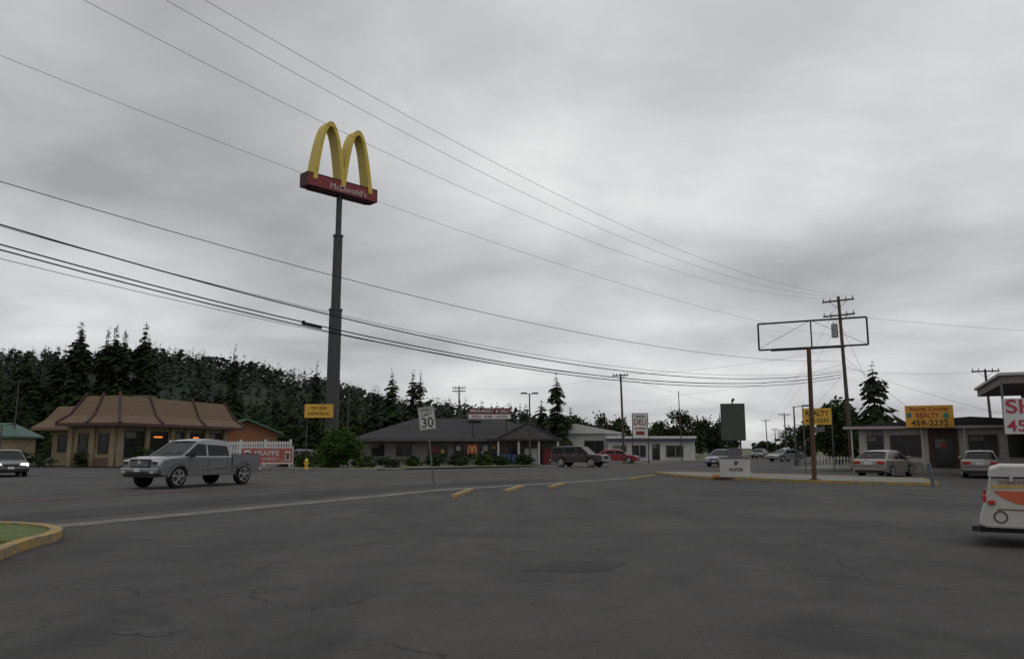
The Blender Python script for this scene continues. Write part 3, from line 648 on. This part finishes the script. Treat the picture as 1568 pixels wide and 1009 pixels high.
e = E('white_warehouse', 3.6, 112, 0, rad(-12))
P(e, 'walls', [box(5.5, 5, 1.8, 12, 10, 3.6)], M_whiteb)
P(e, 'roof', [prism([(-.8, 3.6), (11.8, 3.6), (11.8, 3.75), (5.5, 5.0), (-.8, 3.75)], [(-.5, 1, 0), (10.5, 1, 0)])], M_whiteb)
windows(e, [(2, 1.7, 1.6, 1.2), (8, 1.4, 2.6, 2.4)], at=0, frame=M_steel)
e = E('white_shop', 12.6, 104, 0, rad(-6))
P(e, 'walls', [box(5.6, 5, 1.45, 11.2, 10, 2.9)], M_whiteb)
P(e, 'parapet', [box(5.6, 4.9, 3.0, 11.6, 10.6, .3)], M_white)
P(e, 'blue_band', [box(5.6, -.42, 2.6, 11.6, .06, .22)], mat('band_blue', (.03, .03, .08), .6))
windows(e, [(1.5, 1.2, 1.8, 1.5), (4, 1.2, 1.8, 1.5), (6.2, 1.1, 1.0, 2.1), (8.6, 1.2, 2.2, 1.5)], at=0, frame=M_whiteb)

e = E('realty_office', 23.4, 53.4, 0, rad(-27))
Mst = mat('office_wall', (.37, .35, .31), .85, scale=1.8, var=.2, bump=.2)
P(e, 'walls', [box(6.6, 4, 1.45, 13.2, 8, 2.9)], Mst)
P(e, 'low_gable_roof', [prism([(-.9, 2.85), (14.2, 2.85), (14.2, 3.05), (6.6, 3.58), (-.9, 3.05)], [(-.6, 1, 0), (8.6, 1, 0)])], M_roofdk)
P(e, 'fascia', [box(6.65, -.63, 2.94, 15.1, .05, .16)], mat('cream_fascia', (.30, .28, .25), .7))
P(e, 'stone_planter', [box(1.9, -.35, .35, 3.6, .5, .7), box(8.9, -.35, .35, 4.8, .5, .7)], M_conc)
windows(e, [(1.0, 1.75, .9, 1.3), (2.8, 1.75, 1.7, 1.3), (7.2, 1.75, 1.5, 1.3), (9.2, 1.75, 1.3, 1.3), (11.5, 1.75, 1.3, 1.3)], at=0, frame=mat('bronze_frame', (.06, .045, .036), .6))
P(e, 'brown_panel', [box(5.0, -.05, 1.4, 1.7, .08, 2.8)], mat('brown_panel', (.06, .03, .024), .9, scale=6, var=.3))
windows(e, [(5.0, 1.15, 1.0, 2.1)], at=-.1, frame=M_blackp)
P(e, 'porch_posts', [cyl((q, -.5, 0), (q, -.5, 2.85), .05, n=8) for q in (-.4, 3.8, 6.2, 13)], M_whiteb)
P(e, 'door_flower', [box(5.0, -.16, 1.8, .3, .04, .35)], M_red)
P(e, 'steps', [box(5.0, -.75, .08, 2.4, 1.3, .16), box(5.0, -.5, .24, 2.0, .75, .16)], M_conc)
P(e, 'roof_sign', [box(4.3, -.85, 3.62, 2.75, .14, 1.4)], mat('orange_yellow_panel', (.50, .25, .025), .55, scale=1.8, var=.2))
P(e, 'roof_sign_struts', [cyl((q, -.75, 2.9), (q, -.75, 3.3), .04, n=6) for q in (3.4, 5.2)], M_dk)
Mrt = mat('sign_text_red', (.30, .012, .015), .5)
text(e, 'sign_line_1', 'North County', 2.2, .28, (4.3, -.935, 4.1), Mrt, bold=.008); text(e, 'sign_line_2', 'REALTY', 1.3, .3, (4.2, -.935, 3.68), Mrt, bold=.012); text(e, 'sign_line_3', '459-2232', 2.1, .36, (4.3, -.935, 3.2), M_blackp, bold=.006)
Mteal = mat('teal', (.03, .16, .13), .6)
P(e, 'sign_emblem', [cyl((5.25, -.93, 3.67), (5.25, -.95, 3.67), .17, n=12), cyl((3.15, -.93, 3.72), (3.15, -.95, 3.72), .15, n=12)], Mteal)
text(e, 'house_number', '1233', .9, .26, (1.0, -.06, 2.62), M_blackp, bold=0)
e = E('two_storey_shop', 27.6, 40.9, 0, rad(-25))
P(e, 'walls', [box(5, 4, 2.4, 9.6, 8, 4.8)], mat('shop_wall', (.22, .2, .175), .85, scale=1.6, var=.15))
P(e, 'roof_slab', [box(4.2, 3.2, 5.02, 12.4, 11.4, .4)], mat('roof_fascia', (.17, .145, .13), .8)); P(e, 'roof_cap', [box(4.2, 3.2, 5.29, 12.7, 11.7, .14)], M_whiteb)
P(e, 'posts', [cyl((q, -1.9, 0), (q, -1.9, 4.8), .07, n=8) for q in (-.4, 4, 9)], M_steel)
windows(e, [(1.8, 1.4, 2.2, 1.8), (5.5, 1.4, 2.2, 1.8), (1.8, 3.7, 1.6, 1.1), (5.5, 3.7, 1.6, 1.1)], at=0)
e = E('shop_sign', 21.6, 34.6, 0, rad(-22))
P(e, 'board', [box(1.55, 0, 2.98, 3.1, .12, 1.55)], M_white, bevel=.01)
P(e, 'posts', [cyl((.03, .12, 0), (.03, .12, 4.6), .05, n=8), cyl((3, .12, 0), (3, .12, 4.6), .05, n=8)], M_steel)
Mpk = mat('pink_red', (.33, .02, .045), .5)
text(e, 'line_1', 'SHEAR', 3.0, .6, (1.58, -.075, 3.38), Mpk, bold=.01); text(e, 'line_2', '459-1140', 2.95, .5, (1.56, -.075, 2.55), Mpk, bold=.01)

# ---------------------------------------------------------------- signs and street furniture
e = E('speed_limit_sign', -3.08, 31.7, 0, rad(6), lean=(0, rad(-7)))
P(e, 'post', [box(0, .03, 1.65, .07, .05, 3.3)], M_steel)
P(e, 'plate', [box(0, -.01, 2.8, .66, .02, .92)], mat('sign_white', (.40, .40, .39), .5, var=.05), bevel=.008)
P(e, 'border', [box(0, -.022, 2.8+s*.435, .62, .006, .015) for s in (-1, 1)]+[box(s*.305, -.022, 2.8, .015, .006, .88) for s in (-1, 1)], M_blackp)
text(e, 'word', 'SPEED', .5, .13, (0, -.024, 3.12), M_blackp, ext=.003); text(e, 'word_2', 'LIMIT', .42, .11, (0, -.024, 2.95), M_blackp, ext=.003); text(e, 'number', '30', .46, .40, (0, -.024, 2.62), M_blackp, ext=.003)

e = E('empty_sign_frame', 14.15, 37.3, .12, 0)
a = Vector((-1.95, 1.1, 0)); b_ = Vector((2.45, -1.1, 0))
def fb(p, q, r=.045): return cyl(p, q, r, n=6)
zt_, zb_ = 7.55, 6.25
g = [fb((a.x, a.y, zt_), (b_.x, b_.y, zt_)), fb((a.x, a.y, zb_), (b_.x, b_.y, zb_)), fb((a.x, a.y, zb_), (a.x, a.y, zt_)), fb((b_.x, b_.y, zb_), (b_.x, b_.y, zt_)), fb((.2, -.1, zb_), (.2, -.1, zt_), .035)]
g += [fb((a.x+.5, a.y-.25, zb_-.06), (b_.x-.9, b_.y+.4, zb_-.06), .035)]
P(e, 'frame', g, M_dk)
P(e, 'guy_rods', [cyl((a.x+.05, a.y, zb_+.1), (.2, -.1, zt_), .010, n=5), cyl((b_.x, b_.y, zb_), (.2, -.1, zt_), .010, n=5)], M_dk)
P(e, 'post', [cyl((0, 0, 0), (.08, 0, 6.25), .11, .10, 12), cyl((0, 0, 0), (0, 0, .06), .24, n=10)], M_rust)

e = E('dark_panel_sign', 14.15, 50.5, 0, rad(-12))
P(e, 'panel', [box(0, 0, 3.25, 1.5, .3, 2.35)], mat('slate_panel', (.04, .045, .04), .6, var=.15), bevel=.03)
P(e, 'posts', [cyl((s*.4, 0, 0), (s*.4, 0, 2.1), .06, n=8) for s in (-1, 1)]+[cyl((0, 0, 4.4), (0, 0, 4.62), .05, n=6), cyl((0, 0, 4.62), (.1, -.1, 4.7), .09, n=6)], M_dk)
P(e, 'lower_boards', [box(0, -.02, 1.3, .9, .08, .6)], M_steel)
e = E('water_station_box', 11.45, 40.9, .12, rad(-14))
P(e, 'cabinet', [box(0, 0, .5, 1.5, .8, .96)], M_whiteb, bevel=.03); P(e, 'lid', [box(0, 0, 1.005, 1.58, .88, .05)], M_steel); P(e, 'skirt', [box(0, 0, .02, 1.6, .9, .04)], M_conc)
text(e, 'label', 'WATER', .7, .15, (0.05, -.415, .4), M_blackp, bold=0); P(e, 'tap_symbol', [box(.05, -.41, .72, .1, .02, .18), box(.1, -.41, .78, .16, .02, .05)], M_blackp); P(e, 'orange_base', [box(-.95, -.1, .06, .35, .5, .12)], mat('hazard_orange', (.4, .14, .03), .6))
e = E('realty_sign', 21.3, 55, 0, rad(-16))
P(e, 'board', [box(0, 0, 3.78, 1.85, .12, 1.15)], M_syel, bevel=.01); P(e, 'posts', [cyl((s*.93, 0, 0), (s*.93, 0, 4.5), .04, n=8) for s in (-1, 1)], M_steel)
text(e, 'word', 'REALTY', 1.5, .34, (0, -.075, 4.0), M_blackp, bold=0); text(e, 'number', '459-2232', 1.5, .22, (0, -.075, 3.5), M_blackp, bold=0)
P(e, 'lower_plate', [box(0, 0, 2.9, .9, .05, .35)], M_steel)
e = E('deli_sign', 13.8, 85, 0, rad(-6))
P(e, 'board', [box(0, 0, 3.95, 1.6, .2, 2.6)], M_white, bevel=.02); P(e, 'edge', [box(s*.83, 0, 3.95, .06, .24, 2.7) for s in (-1, 1)]+[box(0, 0, 5.3, 1.72, .24, .06)], M_dk)
P(e, 'posts', [cyl((s*.83, 0, 0), (s*.83, 0, 2.7), .06, n=8) for s in (-1, 1)], M_dk)
text(e, 'small', 'UNITED', 1.0, .25, (0, -.11, 4.95), M_blackp); text(e, 'word', 'DELI', 1.3, .6, (0, -.11, 4.35), M_red); P(e, 'red_band', [box(0, -.105, 3.7, 1.2, .02, .12), box(0, -.105, 3.2, .9, .02, .4)], M_red)
e = E('pedestrian_sign', 25.0, 56, 0, rad(-25))
P(e, 'post', [cyl((0, 0, 0), (0, 0, 3.0), .04, n=8)], M_steel); P(e, 'diamond', [prism([(0, 2.2), (.38, 2.6), (0, 3.0), (-.38, 2.6)], [(-.06, 1, 0), (-.04, 1, 0)])], mat('fluoro', (.4, .5, .05), .5)); P(e, 'arrow_plate', [box(0, -.05, 1.95, .4, .02, .2)], M_white)
def hydrant(x, y, s=1):
    e = E('fire_hydrant', x, y, .09)
    P(e, 'barrel', [cyl((0, 0, 0), (0, 0, .08), .17, n=12), cyl((0, 0, .08), (0, 0, .55), .11, n=12), cyl((0, 0, .55), (0, 0, .62), .15, n=12), cyl((0, 0, .62), (0, 0, .76), .13, .05, 12), cyl((0, 0, .76), (0, 0, .82), .03, n=6),
        cyl((-.2, 0, .42), (.2, 0, .42), .055, n=8), cyl((0, -.2, .38), (0, 0, .38), .07, n=8)], mat('hydrant_yellow', (.55, .36, .04), .5), smooth=False)
hydrant(-14.9, 57.6); hydrant(-36.5, 69.6)
e = E('bollard', 17.9, 33.9, 0)
P(e, 'post', [cyl((0, 0, 0), (-.12, 0, .95), .075, .07, 10), cyl((-.12, 0, .95), (-.122, 0, .99), .07, .04, 10)], mat('bollard_grey', (.08, .095, .12), .6))

e = E('white_fence', -28.6, 66.2, .09, math.atan2(-3.8, 11.2))
P(e, 'pickets', [box(i*.24, 0, 1.2, .13, .03, 1.7) for i in range(49)], M_white)
P(e, 'rails', [box(5.8, .04, q, 11.8, .05, .12) for q in (.6, 1.3, 1.9)]+[box(i*2.35, .05, 1.1, .14, .14, 2.2) for i in range(6)], M_white)
e = E('sale_banner', -18.9, 61.2, .09, rad(-8))
P(e, 'cloth', [box(0, 0, .95, 4.2, .02, 1.25)], mat('banner_red', (.24, .025, .025), .6, c2=(.34, .16, .13), scale=1.4))
P(e, 'white_edge', [box(0, -.015, .36, 4.2, .015, .08), box(0, -.015, 1.55, 4.2, .015, .08), box(-1.6, -.015, .95, .5, .012, .8), box(1.7, -.015, .9, .4, .012, .7)], M_white)
P(e, 'cup_pictures', [cyl((-1.6, -.025, .65), (-1.6, -.025, 1.2), .12, .18, 8), cyl((1.7, -.025, .65), (1.7, -.025, 1.15), .1, .15, 8)], mat('coffee_brown', (.09, .04, .02), .6))
P(e, 'stakes', [cyl((s*2.12, 0, 0), (s*2.12, 0, 1.7), .03, n=6) for s in (-1, 1)], M_white)
text(e, 'words', 'FRAPPE', 2.0, .38, (.0, -.02, 1.1), M_white, bold=0); text(e, 'words_2', 'NOW OPEN LATE', 1.9, .16, (.0, -.02, .68), M_white, bold=0)
e = E('yard_fence', 22.3, 59, 0, rad(-20))
P(e, 'pickets', [box(i*.22, 0, .55, .09, .03, .9) for i in range(22)], M_white); P(e, 'rails', [box(2.3, .03, q, 4.8, .04, .08) for q in (.3, .85)], M_white)

def lamp(x, y, H, heads=(-1, 1), rz=0, arm=.9):
    e = E('street_lamp', x, y, 0, rz)
    P(e, 'pole', [cyl((0, 0, 0), (0, 0, H), .11, .06, 10), cyl((0, 0, 0), (0, 0, .5), .2, n=10)], M_gray_pole)
    P(e, 'arm', [cyl((0, 0, H-.1), (s*arm, 0, H+.05), .035, n=6) for s in heads], M_gray_pole)
    P(e, 'head', [box(s*(arm+.25), 0, H+.05, .6, .3, .14) for s in heads], M_dk, bevel=.03)
lamp(-33.6, 88, 11.6, arm=.6); lamp(1.7, 76, 6.8, arm=.3); lamp(-63, 100, 10); lamp(-17.9, 86, 8.0, heads=(1,)); lamp(26.5, 74, 5.5, heads=(1,)); lamp(-53, 82, 4)

def upole(x, y, H, arms=(0.3,), al=2.4, rz=0, tr=False, r=.15):
    e = E('utility_pole', x, y, 0, rz)
    P(e, 'pole', [cyl((0, 0, 0), (-.02*H, 0, H), r, r*.65, 10)], M_wood)
    g = []; ins = []
    for d in arms:
        g.append(box(-.02*H, -.13, H-d, al, .1, .12))
        for s in (-1, 1): g.append(cyl((s*al*.3-.02*H, -.13, H-d), (-.02*H, -.1, H-d-.6), .02, n=5))
        for q in (-.46, -.25, .25, .46): ins.append(cyl((q*al-.02*H, -.13, H-d+.06), (q*al-.02*H, -.13, H-d+.28), .05, .03, 6))
    P(e, 'crossarm', g, M_wood); P(e, 'insulators', ins, M_steel)
    if tr: P(e, 'transformer', [cyl((-.66, -.1, H-3.2), (-.66, -.1, H-2.2), .25, n=14), cyl((-.66, -.1, H-2.2), (-.66, -.1, H-2.1), .27, .15, 14), cyl((-.74, -.1, H-2.1), (-.74, -.1, H-1.9), .04, n=6)], mat('transformer_grey', (.24, .25, .26), .5))
    return e
upole(25.7, 60, 13.3, (.35, 1.5), 2.4, rad(-40), True, .17)
upole(12.0, 85, 9.6, (.2,), 1.7, rad(-20)); upole(21.4, 100, 8.8, (), 2, 0, False, .08); upole(-7.9, 120, 11, (.3, .8), 2.0); upole(42.6, 70, 8.6, (.2,), 2.2, rad(-20))
upole(64.5, 200, 8.8, (.3,)); upole(95, 280, 8, (.3,)); upole(112, 330, 8, (.3,)); upole(80, 240, 7.5, (.3,)); upole(52, 150, 8.2, (.3,), 2.4); upole(-29, 5.5, 13.3, (.35, 1.5), 2.6, rad(-45), True, .17)
upole(100, 420, 9, (.3,)); upole(140, 420, 9, (.3,)); upole(72, 175, 7.5, (), 2, 0, False, .09)

def wires(name, items, r):
    cu = bpy.data.curves.new(name, 'CURVE'); cu.dimensions = '3D'; cu.bevel_depth = r; cu.bevel_resolution = 1; cu.materials.append(M_wire)
    for A, B, s, t0 in items:
        A = Vector(A); B = Vector(B); n = 36; sp = cu.splines.new('POLY'); sp.points.add(n)
        for i in range(n+1):
            t = t0+(1-t0)*i/n; p = A.lerp(B, t)
            sp.points[i].co = (p.x, p.y, p.z-4*s*t*(1-t), 1)
    ob = bpy.data.objects.new(name, cu); COL.objects.link(ob); return ob
wires('power_lines', [((-10.95, 18.5, 12.9), (24.6, 60.4, 13.2), 1.9, -.35), ((-8.85, 18.5, 12.9), (25.7, 59.7, 13.2), 1.9, -.4), ((-7.8, 18.6, 12.9), (26.3, 59.2, 13.2), 1.75, -.4),
    ((-14.4, 20.6, 12.5), (25.3, 60, 10.1), 1.1, -.33)], .006)
wires('service_lines', [((-14.4, 21.1, 9.0), (25.3, 60, 8.2), 1.4, -.33)], .012)
wires('telephone_cables', [((-14.4, 21.2, 7.8), (25.3, 60, 7.4), 2.0, -.33), ((-14.4, 21.3, 7.25), (25.3, 60, 7.2), 2.0, -.33), ((-14.4, 21.3, 7.1), (25.3, 60, 6.95), 1.95, -.33)], .022)
wires('telephone_cable_thin', [((-14.4, 21.3, 6.85), (25.3, 60, 7.1), 1.75, -.33), ((-14.4, 21.2, 7.75), (25.3, 60, 7.55), 1.85, -.33)], .009)
wires('far_lines', [((25.5, 60, 11.8), (75, 62, 10.5), .9, 0), ((25.5, 60, 7.6), (42.6, 70, 8.4), .3, 0), ((25.5, 60, 12.9), (64.5, 200, 8.6), 1.2, 0), ((25.5, 60, 11.5), (66, 200, 8.4), 1.2, 0), ((25.5, 60, 7.3), (52, 150, 6.5), 1.0, 0),
    ((12, 85, 9.5), (25.5, 60, 9.2), .4, 0), ((12, 85, 9.5), (-7.9, 120, 10.7), .8, 0), ((21.4, 100, 8.4), (25.5, 60, 8.0), .5, 0), ((25.5, 60, 7.9), (33.5, 50, 3.2), .3, 0), ((25.5, 60, 8.6), (28, 52, 3.0), .2, 0), ((42.6, 70, 8.4), (90, 85, 8), .8, 0), ((12, 85, 9.3), (52, 150, 8), .8, 0), ((25.5, 60, 11), (30.8, 62, 0), 0, 0)], .009)
def wp(A, B, s, t):
    p = Vector(A).lerp(Vector(B), t); return Vector((p.x, p.y, p.z-4*s*t*(1-t)))
A_, B_ = (-14.4, 21.3, 7.25), (25.3, 60, 7.2)
p, q = wp(A_, B_, 2.0, .172), wp(A_, B_, 2.0, .186)
mesh_obj('cable_splice_case', [([cyl(p-Vector((0, 0, .05)), q-Vector((0, 0, .05)), .055, n=8), cyl(p-Vector((0, 0, .02)), p+(q-p)*.1, .075, n=8)], M_wire)])

# ---------------------------------------------------------------- sky, sun, camera
w = bpy.data.worlds.new('World'); scene.world = w; w.use_nodes = True
nt = w.node_tree; N = nt.nodes; L = nt.links
for n_ in list(N): N.remove(n_)
out = N.new('ShaderNodeOutputWorld'); b1 = N.new('ShaderNodeBackground'); b2 = N.new('ShaderNodeBackground'); mix = N.new('ShaderNodeMixShader')
sky = N.new('ShaderNodeTexSky'); sky.sky_type = 'NISHITA'; sky.sun_disc = False; sky.sun_elevation = rad(58); sky.sun_rotation = rad(150)
b1.inputs['Strength'].default_value = .08; L.new(sky.outputs[0], b1.inputs['Color'])
tc = N.new('ShaderNodeTexCoord'); sx = N.new('ShaderNodeSeparateXYZ'); L.new(tc.outputs['Generated'], sx.inputs[0])
def mth(op, a, b_=0):
    n_ = N.new('ShaderNodeMath'); n_.operation = op
    for i, v in enumerate((a, b_)):
        if isinstance(v, (int, float)): n_.inputs[i].default_value = v
        else: L.new(v, n_.inputs[i])
    return n_.outputs[0]
zc = mth('ADD', mth('MAXIMUM', sx.outputs['Z'], 0), .2)
cb = N.new('ShaderNodeCombineXYZ'); L.new(mth('DIVIDE', sx.outputs['X'], zc), cb.inputs[0]); L.new(mth('DIVIDE', sx.outputs['Y'], zc), cb.inputs[1])
def nz(scale, det, ro, dist, off=(0, 0, 0)):
    mp = N.new('ShaderNodeMapping'); mp.inputs['Location'].default_value = off; L.new(cb.outputs[0], mp.inputs['Vector'])
    n_ = N.new('ShaderNodeTexNoise'); n_.inputs['Scale'].default_value = scale; n_.inputs['Detail'].default_value = det; n_.inputs['Roughness'].default_value = ro; n_.inputs['Distortion'].default_value = dist
    L.new(mp.outputs[0], n_.inputs['Vector']); return n_.outputs['Fac']
f = mth('ADD', mth('MULTIPLY', nz(.8, 2, .4, .2, (7.3, 2.2, 0)), .5), mth('MULTIPLY', nz(1.7, 5, .5, .25, (1.2, 5.4, 2)), .5))
gd = Vector((.15, .94, .28)).normalized()
dt = N.new('ShaderNodeVectorMath'); dt.operation = 'DOT_PRODUCT'; L.new(tc.outputs['Generated'], dt.inputs[0]); dt.inputs[1].default_value = gd
glow = mth('MULTIPLY', mth('POWER', mth('MAXIMUM', dt.outputs['Value'], 0), 12), .07)
f = mth('ADD', f, glow)
cr = N.new('ShaderNodeValToRGB'); el = cr.color_ramp.elements
el[0].position = .35; el[0].color = (.335, .335, .35, 1); el[1].position = .70; el[1].color = (.80, .80, .80, 1)
m_ = el.new(.52); m_.color = (.53, .53, .54, 1)
L.new(f, cr.inputs['Fac']); L.new(cr.outputs[0], b2.inputs['Color']); b2.inputs['Strength'].default_value = 1.08
mix.inputs[0].default_value = .97; L.new(b1.outputs[0], mix.inputs[1]); L.new(b2.outputs[0], mix.inputs[2]); L.new(mix.outputs[0], out.inputs['Surface'])

sl = bpy.data.lights.new('sun', 'SUN'); sl.energy = .6; sl.angle = rad(30); sl.color = (1, .97, .93)
so = bpy.data.objects.new('sun', sl); COL.objects.link(so)
az = rad(150); d = Vector((math.sin(az)*math.cos(rad(58)), math.cos(az)*math.cos(rad(58)), math.sin(rad(58))))
so.rotation_euler = d.to_track_quat('Z', 'Y').to_euler(); so.location = (0, 0, 60)

cam = bpy.data.cameras.new('camera'); co = bpy.data.objects.new('camera', cam); COL.objects.link(co)
co.location = (0, 0, 1.6); co.rotation_euler = (rad(98.6), 0, 0); cam.lens = 27.55; cam.sensor_width = 36; cam.clip_end = 8000; cam.clip_start = .1
scene.camera = co
scene.view_settings.view_transform = 'Standard'; scene.view_settings.look = 'None'; scene.view_settings.exposure = 0
